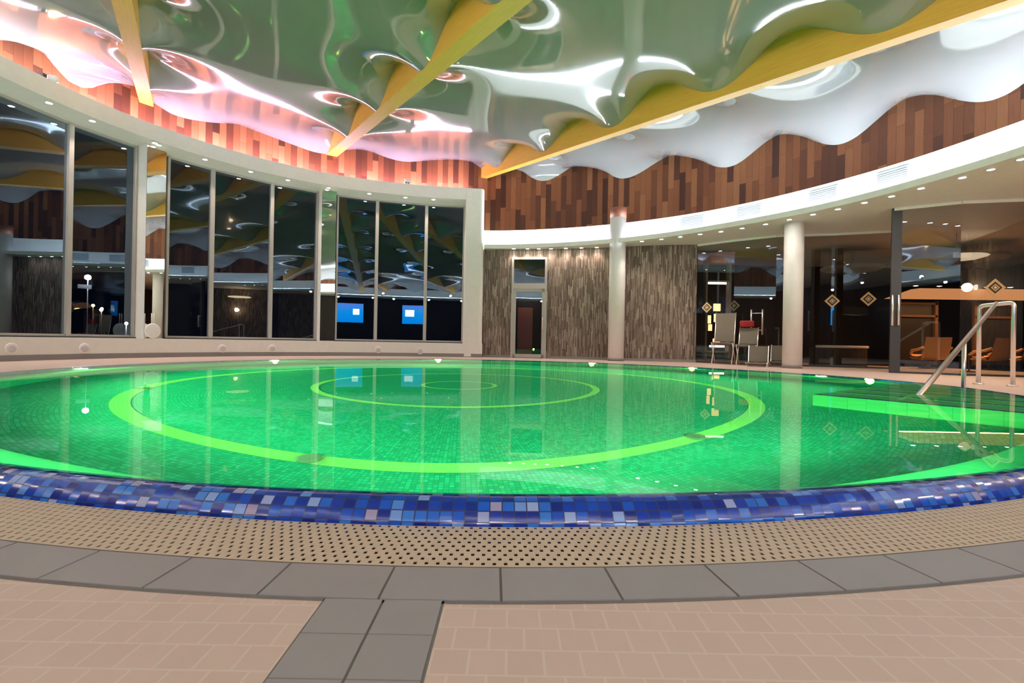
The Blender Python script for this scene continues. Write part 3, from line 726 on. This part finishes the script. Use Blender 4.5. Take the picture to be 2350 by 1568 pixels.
mb = MB(); mb.tube([(22., 24.9, 5.85), (22., 24.9, SOF)], .012, 6); mb.tube([(22.6, 24.9, 5.85), (22.6, 24.9, SOF)], .012, 6); mb.build('wires', M['darkmetal'], t)

# lit display cabinet behind the glass by the stone wall
t = empty('display_cabinet', (12.3, 31., 0), 'lit display cabinet with amber ornaments behind the glass', 'cabinet')
mb = MB()
for x in (11.9, 13.35): mb.box((x, 31., 3.3), (.12, .5, 6.2))
for z in (6.35, 4.95, .6): mb.box((12.62, 31., z), (1.5, .5, .1))
mb.build('cabinet_frame', M['graymetal'], t, flat=True)
mb = MB(); mb.box((12.55, 30.8, 4.83), (1.1, .1, .12)); mb.build('shelf_light', M['whitestrip'], t); mb = MB(); mb.box((12.6, 30.8, .95), (.9, .1, .12)); mb.build('shelf_light', M['whitestrip'], t)
for k, (x, z, w, h) in enumerate(((12.6, 3.35, .4, .45), (12.6, 1.25, .4, .35), (12.15, 2.6, .16, .5), (12.2, 2.1, .2, .4), (13.0, 2.3, .12, .6), (12.5, 2.7, .12, .5))):
    mb = MB(); mb.box((x, 30.9, z), (w, .12, h)); mb.build('amber_ornament', M['amber'], t, flat=True)
# leaning folding chairs
def fold_chair(c, w, z0, z1, lean, mat, lab, legs=True):
    x, y = c; t = empty('folding_chair', (x, y, 0), lab, 'chair', 'folding chairs stacked by the column')
    ux, uy = .80, -.60
    def P(a, d, z): return (x+ux*a-uy*d*0+.6*d*-1, y+uy*a-.8*d, z)
    mb = MB(); f = [P(-w/2, 0, z0), P(w/2, 0, z0), P(w/2, -lean, z1), P(-w/2, -lean, z1)]; b = [(q[0]+.05, q[1]+.07, q[2]) for q in f]
    i = [mb.vert(q) for q in f+b]
    for q in ((0,1,2,3),(7,6,5,4),(0,4,5,1),(1,5,6,2),(2,6,7,3),(3,7,4,0)): mb.face([i[k] for k in q])
    bevel(mb.build('back_panel', mat, t, flat=True), .01)
    mb = MB(); zm = z0
    f = [P(-w/2, .0, zm-.08), P(w/2, .0, zm-.08), P(w/2, .55, zm-.02), P(-w/2, .55, zm-.02)]; b = [(q[0], q[1], q[2]-.09) for q in f]
    i = [mb.vert(q) for q in f+b]
    for q in ((0,1,2,3),(7,6,5,4),(0,4,5,1),(1,5,6,2),(2,6,7,3),(3,7,4,0)): mb.face([i[k] for k in q])
    bevel(mb.build('seat', mat, t, flat=True), .01)
    for s in (-1, 1):
        mb = MB(); mb.tube([P(s*w/2*1.05, .5, .0), P(s*w/2*1.05, -.02, zm), P(s*w/2*1.05, -lean, z1+.03)], .03, 8); mb.build('leg', M['chrome'], t)
        mb = MB(); mb.tube([P(s*w/2*1.1, -.3, .0), P(s*w/2*1.1, .5, zm-.05)], .03, 8); mb.build('leg', M['chrome'], t)
    return t
fold_chair((11.35, 26.8), .95, 1.2, 2.75, .3, M['beigefab'], 'beige folding chair standing upright before the glass, next to the lit cabinet')
fold_chair((12.25, 26.0), .85, 1.1, 1.95, .25, M['beigefab'], 'beige folding chair with a red cloth, middle of the stack by the column')
fold_chair((12.2, 24.8), .85, .22, 1.0, .1, M['beigefab'], 'low folded beige chair in front of the stack by the column')
fold_chair((13.4, 24.95), .85, .3, 1.05, .15, M['beigefab'], 'folded beige chair leaning half behind the second column')
mb = MB(); mb.box((12.28, 26.22, 2.16), (.7, .2, .34), -.64); o = mb.build('red_cloth', M['redfab']); bevel(o, .03, 3); tag(o, 'red folded cloth lying over the middle beige chair', 'cloth')

# ------------------------------------------------------------------ roof beams and stretch ceiling
def na(n, a): return (NV[0]*n+DV[0]*a, NV[1]*n+DV[1]*a)
def wall_a(n):
    s = np.linspace(-25, 45, 7001); X_, Y_ = NV[0]*n+DV[0]*s, NV[1]*n+DV[1]*s
    aa = np.degrees(np.arctan2(X_-C[0], -(Y_-C[1]))); g = np.hypot(X_-C[0], Y_-C[1])-UPPER(aa); i = np.where(g[:-1]*g[1:] < 0)[0]
    return (s[i[0]], s[i[-1]]) if len(i) else None
def wall_n(a, side):
    s = np.linspace(-25, 45, 7001); X_, Y_ = NV[0]*s+DV[0]*a, NV[1]*s+DV[1]*a
    aa = np.degrees(np.arctan2(X_-C[0], -(Y_-C[1]))); g = np.hypot(X_-C[0], Y_-C[1])-UPPER(aa); i = np.where(g[:-1]*g[1:] < 0)[0]
    return s[i[-1]] if side > 0 else s[i[0]]
for n0, n1, lb in ((-1.97, -1.46, 'glulam roof beam on the left ending above the first mirrored pier'), (6.73, 7.34, 'glulam roof beam in the middle ending above the window cornice'), (15.8, 16.2, 'long glulam roof beam on the right ending at the wall corner')):
    e0, e1 = wall_a((n0+n1)/2); e0 += .1; e1 -= -.15
    mb = MB(); P = []
    for a in (e0, e1):
        for n in (n0, n1):
            for h in (0, 2.3): P.append((*na(n, a), roof(a)+h))
    L = e1-e0
    def q(i, uv): mb.quad(*[P[k] for k in i], uv)
    q((0, 4, 5, 1), [(0, 0), (L, 0), (L, 2.3), (0, 2.3)]); q((2, 3, 7, 6), [(0, 5), (0, 7.3), (L, 7.3), (L, 5)]); q((0, 2, 6, 4), [(0, 9), (0, 9.5), (L, 9.5), (L, 9)]); q((1, 5, 7, 3), [(0, 0), (L, 0), (L, .5), (0, .5)])
    q((0, 1, 3, 2), None); q((4, 6, 7, 5), None)
    o = fixnormals(mb.build('roof_beam', M['beam'], flat=True)); tag(o, lb, 'beam', 'glulam roof beams')
def pw(a, dips):
    d = np.array(sorted(dips)); i = np.clip(np.searchsorted(d, a)-1, 0, len(d)-2); t = (a-d[i])/(d[i+1]-d[i]); return (1-np.cos(2*np.pi*t))/2
BDIP = [-25, -19.9, -14.9, -9.8, -4.6, .6, 5.9, 11.1, 16.4, 21.6, 26.5, 31.6, 37]
MDIP = [-25, -19.9, -14.9, -9.8, -4.6, .6, 5.9, 11.1, 16.3, 21.4, 26.3, 31.6, 37]
WDIP = [-25, -16, -10.8, -5.4, .2, 5.2, 10.44, 15.84, 21.56, 25.83, 29.5, 33]
LDIP = [-25, -14, -9.5, -4, 1, 5.5, 10, 14.5, 18.3, 21.6, 24.4, 27.05, 29.4, 33]
def smooth01(t): t = np.clip(t, 0, 1); return t*t*(3-2*t)
def relax(Z, du, dv, it=2500):
    wu, wv = 1/du**2, 1/dv**2; k = .5/(wu+wv)
    for _ in range(it):
        Z[1:-1, 1:-1] = Z[1:-1, 1:-1]*(-.0)+k*(wu*(Z[1:-1, 2:]+Z[1:-1, :-2])+wv*(Z[2:, 1:-1]+Z[:-2, 1:-1]))
    return Z
def coons(Z):
    V, U = Z.shape; u = np.linspace(0, 1, U)[None]; v = np.linspace(0, 1, V)[:, None]
    R = (1-v)*Z[0][None]+v*Z[-1][None]+(1-u)*Z[:, :1]+u*Z[:, -1:]-((1-u)*(1-v)*Z[0, 0]+u*(1-v)*Z[0, -1]+(1-u)*v*Z[-1, 0]+u*v*Z[-1, -1])
    R[0] = Z[0]; R[-1] = Z[-1]; R[:, 0] = Z[:, 0]; R[:, -1] = Z[:, -1]; return R
def membrane(XY, Z, name, lab):
    # XY (V,U,2), Z relative to the sloping roof plane
    mb = MB(); V, U = Z.shape; rows = []
    for i in range(V):
        rows.append([(XY[i, j, 0], XY[i, j, 1], roof(XY[i, j] @ DV)+Z[i, j]) for j in range(U)])
    mb.grid(rows, smooth=True); o = mb.build(name, M['membrane']); struct(o, lab); return o
def strip_section(n0, n1, e0f, e1f, far, name, lab):
    U, V = 72, 190; ns = np.linspace(n0, n1, U); lim = np.array([wall_a(n) for n in ns]); XY = np.zeros((V, U, 2)); AL = np.zeros((V, U))
    for j, n in enumerate(ns):
        al = np.linspace(lim[j, 0], lim[j, 1], V); AL[:, j] = al; XY[:, j, 0] = NV[0]*n+DV[0]*al; XY[:, j, 1] = NV[1]*n+DV[1]*al
    Z = np.zeros((V, U)); fn, fz = zip(*far); Z[-1] = np.interp(ns, fn, fz); Z[0] = .5+.45*np.cos(ns*1.5)
    k = np.convolve(np.pad(Z[-1], 4, 'edge'), np.ones(9)/9, 'valid'); Z[-1] = k
    for j, f in ((0, e0f), (-1, e1f)):
        w = f(AL[:, j]); t = smooth01((AL[:, j]-(AL[-1, j]-2.4))/2.4); t0 = smooth01((AL[0, j]+2.4-AL[:, j])/2.4)
        w = w*(1-t)+Z[-1, j]*t; w = w*(1-t0)+Z[0, j]*t0; Z[1:-1, j] = w[1:-1]
    Z = relax(coons(Z), (n1-n0)/U, (lim[:, 1]-lim[:, 0]).mean()/V)
    return membrane(XY, Z, name, lab)
strip_section(-1.46, 6.73, lambda a: .02+1.0*pw(a, BDIP), lambda a: 0.+1.12*pw(a, MDIP),
    [(-1.46, .3), (-1.2, .0), (-.3, -.07), (.88, .15), (2.06, .5), (3.25, .37), (5., .14), (6.2, -.03), (6.73, .05)], 'ceiling', 'glossy stretch ceiling between the left and the middle beam')
strip_section(7.34, 15.8, lambda a: .02+1.05*pw(a, MDIP), lambda a: .28+1.0*pw(a, BDIP),
    [(7.34, .3), (8.2, .66), (9.2, .72), (10.35, .42), (11.32, .34), (12.6, .65), (14.2, .9), (15.1, .92), (15.8, .55)], 'ceiling.001', 'glossy stretch ceiling between the middle and the right beam')
def lens_section(nb, side, ef, wf, name, lab):
    U, V = 64, 210; a0, a1 = wall_a(nb); al = np.linspace(a0+.02, a1-.02, V); XY = np.zeros((V, U, 2)); wn = np.array([wall_n(a, side) for a in al])
    wn = np.maximum(wn, nb+.02) if side > 0 else np.minimum(wn, nb-.02)
    for i, a in enumerate(al):
        ns = np.linspace(nb, wn[i], U); XY[i, :, 0] = NV[0]*ns+DV[0]*a; XY[i, :, 1] = NV[1]*ns+DV[1]*a
    Z = np.zeros((V, U)); Z[:, 0] = ef(al); Z[:, -1] = wf(al); Z[0] = np.linspace(Z[0, 0], Z[0, -1], U); Z[-1] = np.linspace(Z[-1, 0], Z[-1, -1], U)
    Z = relax(coons(Z), abs(wn-nb).mean()/U, (a1-a0)/V)
    return membrane(XY, Z, name, lab)
lens_section(16.2, 1, lambda a: .03+.9*pw(a, BDIP), lambda a: -.04+1.1*pw(a, WDIP), 'ceiling.002', 'white glowing stretch ceiling between the right beam and the wood wall')
lens_section(-1.97, -1, lambda a: .03+1.0*pw(a, BDIP), lambda a: -.33+1.05*pw(a, LDIP), 'ceiling.003', 'pinkish stretch ceiling left of the left beam')
mb = MB(); mb.grid([[(*xy(a, r), 0) for a in np.arange(-180, 180.1, 6)] for r in (.1, 19, 25)], smooth=False)
for i, v in enumerate(mb.v): mb.v[i] = (v[0], v[1], roof(-.5446*v[0]+.8387*v[1])+2.6)
struct(mb.build('ceiling.004', M['roof']), 'roof deck above the stretch ceiling')

# ------------------------------------------------------------------ handrail
t = empty('pool_handrail', (13.9, 14.4, 0), 'chrome pool handrail sloping down into the water at the entry steps', 'handrail')
p1, p2, ft = (13.72, 14.72), (14.08, 14.07), (8.0, 9.8)
def arc3(pts, r=.14, n=5):
    out = [Vector(pts[0])]
    for i in range(1, len(pts)-1):
        a, b, c = Vector(pts[i-1]), Vector(pts[i]), Vector(pts[i+1]); u = (a-b).normalized(); v = (c-b).normalized()
        for k in range(n+1):
            s = k/n; out.append((b+u*r)*(1-s)**2+b*2*s*(1-s)+(b+v*r)*s*s)
    out.append(Vector(pts[-1])); return out
mb = MB(); mb.tube(arc3([(*p1, 0), (*p1, 2.30), (*p2, 2.36), (*p2, 0)], .12), .055, 14); mb.build('deck_frame', M['chrome'], t)
top = ((p1[0]+p2[0])/2, (p1[1]+p2[1])/2, 2.36); dirv = Vector((ft[0]-top[0], ft[1]-top[1], WL-2.36))
end = Vector(top)+dirv*1.17
mb = MB(); mb.tube([top, (*ft, WL), tuple(end)], .055, 14); mb.build('sloping_rail', M['chrome'], t)
q = Vector(top)+dirv*.517
mb = MB(); mb.tube([tuple(q), (q.x, q.y, -.2)], .045, 12); mb.build('support_post', M['chrome'], t)
for k, p in enumerate((p1, p2)):
    mb = MB(); mb.lathe((*p, 0), [(.13, .0), (.13, .025), (.07, .05)], 20); mb.build('flange', M['chrome'], t)

# ------------------------------------------------------------------ small things on the window wall
SPK = [(-100.44, .45, 'farthest left'), (-108.72, .43, 'second from the left'), (-127.45, .40, 'third from the left'), (-135.32, .41, 'left of the second mirrored pier'), (-154.26, .38, 'second from the white end pier'), (-162.49, .34, 'nearest the white end pier')]
proto = None
for a, z, w in SPK:
    p = (*xy(a, float(FRONT(a))), z); dn = Vector((C[0]-p[0], C[1]-p[1], 0)).normalized(); rz = math.atan2(dn.y, dn.x); lab = 'round pale disc on the white window parapet, '+w
    if proto is None:
        proto = empty('wall_disc', (0, 0, 0), lab, 'wall disc', 'round discs on the parapet')
        mb = MB(); mb.lathe((0, 0, 0), [(.2, -.01), (.2, .03), (.17, .05)], 28, (1, 0, 0)); mb.build('rim', M['plaster'], proto, origin=(0, 0, 0))
        mb = MB(); mb.lathe((0, 0, 0), [(.17, .045), (.1, .06), (0, .065)], 24, (1, 0, 0)); mb.build('face', M['speaker'], proto, origin=(0, 0, 0)); proto.location = Vector(p)*S; proto.rotation_euler = (0, 0, rz)
    else: dup(proto, p, lab, rz)
a = -117.6; p = (*xy(a, float(FRONT(a))+.12), SILL)
t = empty('round_disc', p, 'white round disc with a twin stem standing before the wide mirrored pier', 'disc')
dn = (C[0]-p[0], C[1]-p[1], 0)
mb = MB(); mb.lathe((p[0], p[1], SILL+.36), [(0, -.05), (.32, -.05), (.34, 0), (.32, .04), (.28, .045), (0, .05)], 32, dn); mb.build('disc', M['whiteplastic'], t)
mb = MB(); tx = Vector(dn).normalized(); sx = Vector((-tx.y, tx.x, 0))*.05
for s in (-1, 1): mb.tube([(p[0]+sx.x*s, p[1]+sx.y*s, SILL+.66), (p[0]+sx.x*s, p[1]+sx.y*s, SILL+1.15)], .02, 6)
mb.build('stem', M['whiteplastic'], t)
a = -104.3; p = (*xy(a, float(FRONT(a))+.1), CT)
t = empty('floodlight', p, 'small white floodlight on a black bracket on top of the left cornice', 'floodlight')
mb = MB(); mb.box((p[0]-.1, p[1]-.15, CT+.09), (.16, .16, .18)); mb.build('bracket', M['black'], t, flat=True)
mb = MB(); mb.lathe((p[0]+.03, p[1]+.12, CT+.14), [(.08, -.16), (.12, -.1), (.13, .1), (.11, .14)], 16, (.6, .7, .1)); mb.build('lamp_head', M['whiteplastic'], t)
def flood(a, fn, z, e):
    q = xy(a, float(fn(a))-.15); L = bpy.data.lights.new('floodlight_beam', 'SPOT'); L.energy = e; L.color = (1., .66, .30); L.spot_size = math.radians(150); L.spot_blend = .8; L.shadow_soft_size = .06
    o = bpy.data.objects.new('floodlight_beam', L); COL.objects.link(o); o.location = Vector((q[0], q[1], z))*S
    o.rotation_euler = Vector((C[0]-q[0], C[1]-q[1], 7.)).to_track_quat('-Z', 'Y').to_euler()
flood(-104.3, FRONT, CT+.2, 45)
for a, lb in ((8, 'added unseen floodlight on the balcony edge behind the camera, right one'), (-34, 'added unseen floodlight on the balcony edge behind the camera, left one')):
    r = float(LIP(a))-.02; dup(t, (*xy(a, r), LIPT), lb); flood(a, LIP, LIPT+.25, 250)  # floodlights added out of view to warm the beams and ceiling
a = -159.34; p = (*xy(a, float(FRONT(a))+.1), CT)
t = empty('wall_socket', p, 'small white box with two dark holes on top of the cornice', 'socket box')
mb = MB(); mb.box((p[0], p[1], CT+.14), (.32, .12, .28), .45); mb.build('case', M['whiteplastic'], t, flat=True)
mb = MB()
for s in (-1, 1): mb.box((p[0]+.07*s*.9+.03, p[1]+.07*s*.43-.06, CT+.08), (.08, .03, .06), .45)
mb.build('holes', M['black'], t, flat=True)

# ------------------------------------------------------------------ things behind the camera that the windows mirror
p0, p1 = (5.6, -7.95), (11.9, -5.0)
dx, dy = p1[0]-p0[0], p1[1]-p0[1]; L = math.hypot(dx, dy)
t = empty('projection_screen', ((p0[0]+p1[0])/2, (p0[1]+p1[1])/2, 3.2), 'large blue glowing screen on the wall behind the camera, mirrored in the windows', 'screen')
mb = MB(); mb.quad((p0[0], p0[1], 3.3), (p1[0], p1[1], 3.3), (p1[0], p1[1], 5.95), (p0[0], p0[1], 5.95), [(0, 0), (1, 0), (1, 1), (0, 1)]); mb.build('picture', M['screen'], t)
mb = MB(); rz = math.atan2(dy, dx); cx, cy = (p0[0]+p1[0])/2+.06*dy/L, (p0[1]+p1[1])/2-.06*dx/L
mb.box((cx, cy, 4.62), (L+.2, .08, 2.85), rz); mb.build('casing', M['black'], t, flat=True)

wall_seg = [xy(a, float(BACK(a))-.12) for a in (56, 62, 68, 74, 80, 86, 92)]
o = wallpts(wall_seg, 0, SOF, M['stone'], 'wall_stone_rear'); struct(o, 'stone strip wall at the right behind the camera, mirrored in the middle window')
q = (20.55, 11.05, 4.25); t = empty('wall_lamp', q, 'warm glowing wall lamp mirrored in the middle window', 'wall lamp')
mb = MB(); mb.lathe(q, [(0, -.16), (.13, -.1), (.16, 0), (.13, .1), (0, .16)], 16); mb.build('globe', M['warmlamp'], t)
mb = MB(); mb.box((q[0]+.2, q[1]-.02, q[2]-.05), (.4, .1, .1)); mb.build('bracket', M['darkmetal'], t, flat=True)
L = bpy.data.lights.new('wall_lamp_light', 'POINT'); L.energy = 40; L.color = (1., .6, .32); L.shadow_soft_size = .1
lo = bpy.data.objects.new('wall_lamp_light', L); COL.objects.link(lo); lo.location = Vector((q[0]-.4, q[1], q[2]))*S
q = (19.6, 11.6, 5.75); t = empty('oval_pendant', q, 'oval amber pendant lamp mirrored above the wall lamp in the middle window', 'pendant')
mb = MB(); mb.lathe(q, [(0, -.06), (1.15, -.05), (1.25, .0), (1.15, .06), (0, .07)], 32); mb.build('shade', M['amberlamp'], t)
mb = MB(); mb.tube([(q[0], q[1], q[2]+.05), (q[0], q[1], SOF)], .02, 6); mb.build('rod', M['darkmetal'], t)

# ------------------------------------------------------------------ outside at night
mb = MB(); mb.grid([[(*xy(a, r), -.35) for a in np.arange(-180, -39.9, 5)] for r in (18.8, 60, 160)], smooth=False); struct(mb.build('ground', M['ground']), 'dark ground outside the windows')
def street(x, y, z, mat, lab, r, sign=False, cat='street lamp'):
    t = empty('street_lamp', (x, y, -.35), lab, cat, 'lamps in the night outside')
    mb = MB(); mb.tube([(x, y, -.35), (x, y, z-.1)], [.05, .035], 10); mb.build('pole', M['darkbase'], t)
    mb = MB(); mb.lathe((x, y, z), [(0, -r), (r*.8, -r*.6), (r, 0), (r*.8, r*.6), (0, r)], 16); mb.build('lamp_head', mat, t)
    if sign:
        mb = MB(); mb.box((x-.1, y-.2, z-.85), (.95, .05, .35), .7); mb.build('sign', M['whiteplastic'], t, flat=True)
street(-38.2, 45., 6.1, M['street'], 'bright white street lamp outside the left windows', .24, True)
street(-33.9, 44., 2.0, M['street'], 'low white lamp outside beside the wide mirrored pier', .12)
for x, y, z, lb in ((-67., 80., 5.6, 'tiny warm distant lamp outside, higher left one'), (-65.6, 80., 5.1, 'tiny warm distant lamp outside, lower one'), (-62.4, 76., 4.7, 'tiny warm distant lamp outside, right one')):
    street(x, y, z, M['warmdot'], lb, .22)

# ------------------------------------------------------------------ world, camera, view
w = bpy.data.worlds.new('night'); SC.world = w; w.use_nodes = True
bg = w.node_tree.nodes['Background']; bg.inputs[0].default_value = (.0012, .002, .005, 1); bg.inputs[1].default_value = 1.
cam = bpy.data.cameras.new('camera'); cam.lens = 36*1149.65/2350; cam.sensor_width = 36; cam.clip_start = .02; cam.clip_end = 500
co = bpy.data.objects.new('camera', cam); COL.objects.link(co)
co.matrix_world = Matrix.Translation((0, 0, S)) @ Matrix.Rotation(math.radians(90+.034), 4, 'X') @ Matrix.Rotation(math.radians(1.032), 4, 'Z')
SC.camera = co
SC.view_settings.view_transform = 'Standard'; SC.view_settings.look = 'None'; SC.view_settings.gamma = 1.; SC.view_settings.use_curve_mapping = False
SC.view_settings.exposure = 0.
cy = SC.cycles; cy.use_denoising = True; cy.max_bounces = 9; cy.use_adaptive_sampling = True; cy.adaptive_threshold = .02; cy.glossy_bounces = 6; cy.transmission_bounces = 6; cy.transparent_max_bounces = 12; cy.diffuse_bounces = 4
cy.sample_clamp_indirect = 6.; cy.blur_glossy = 1.
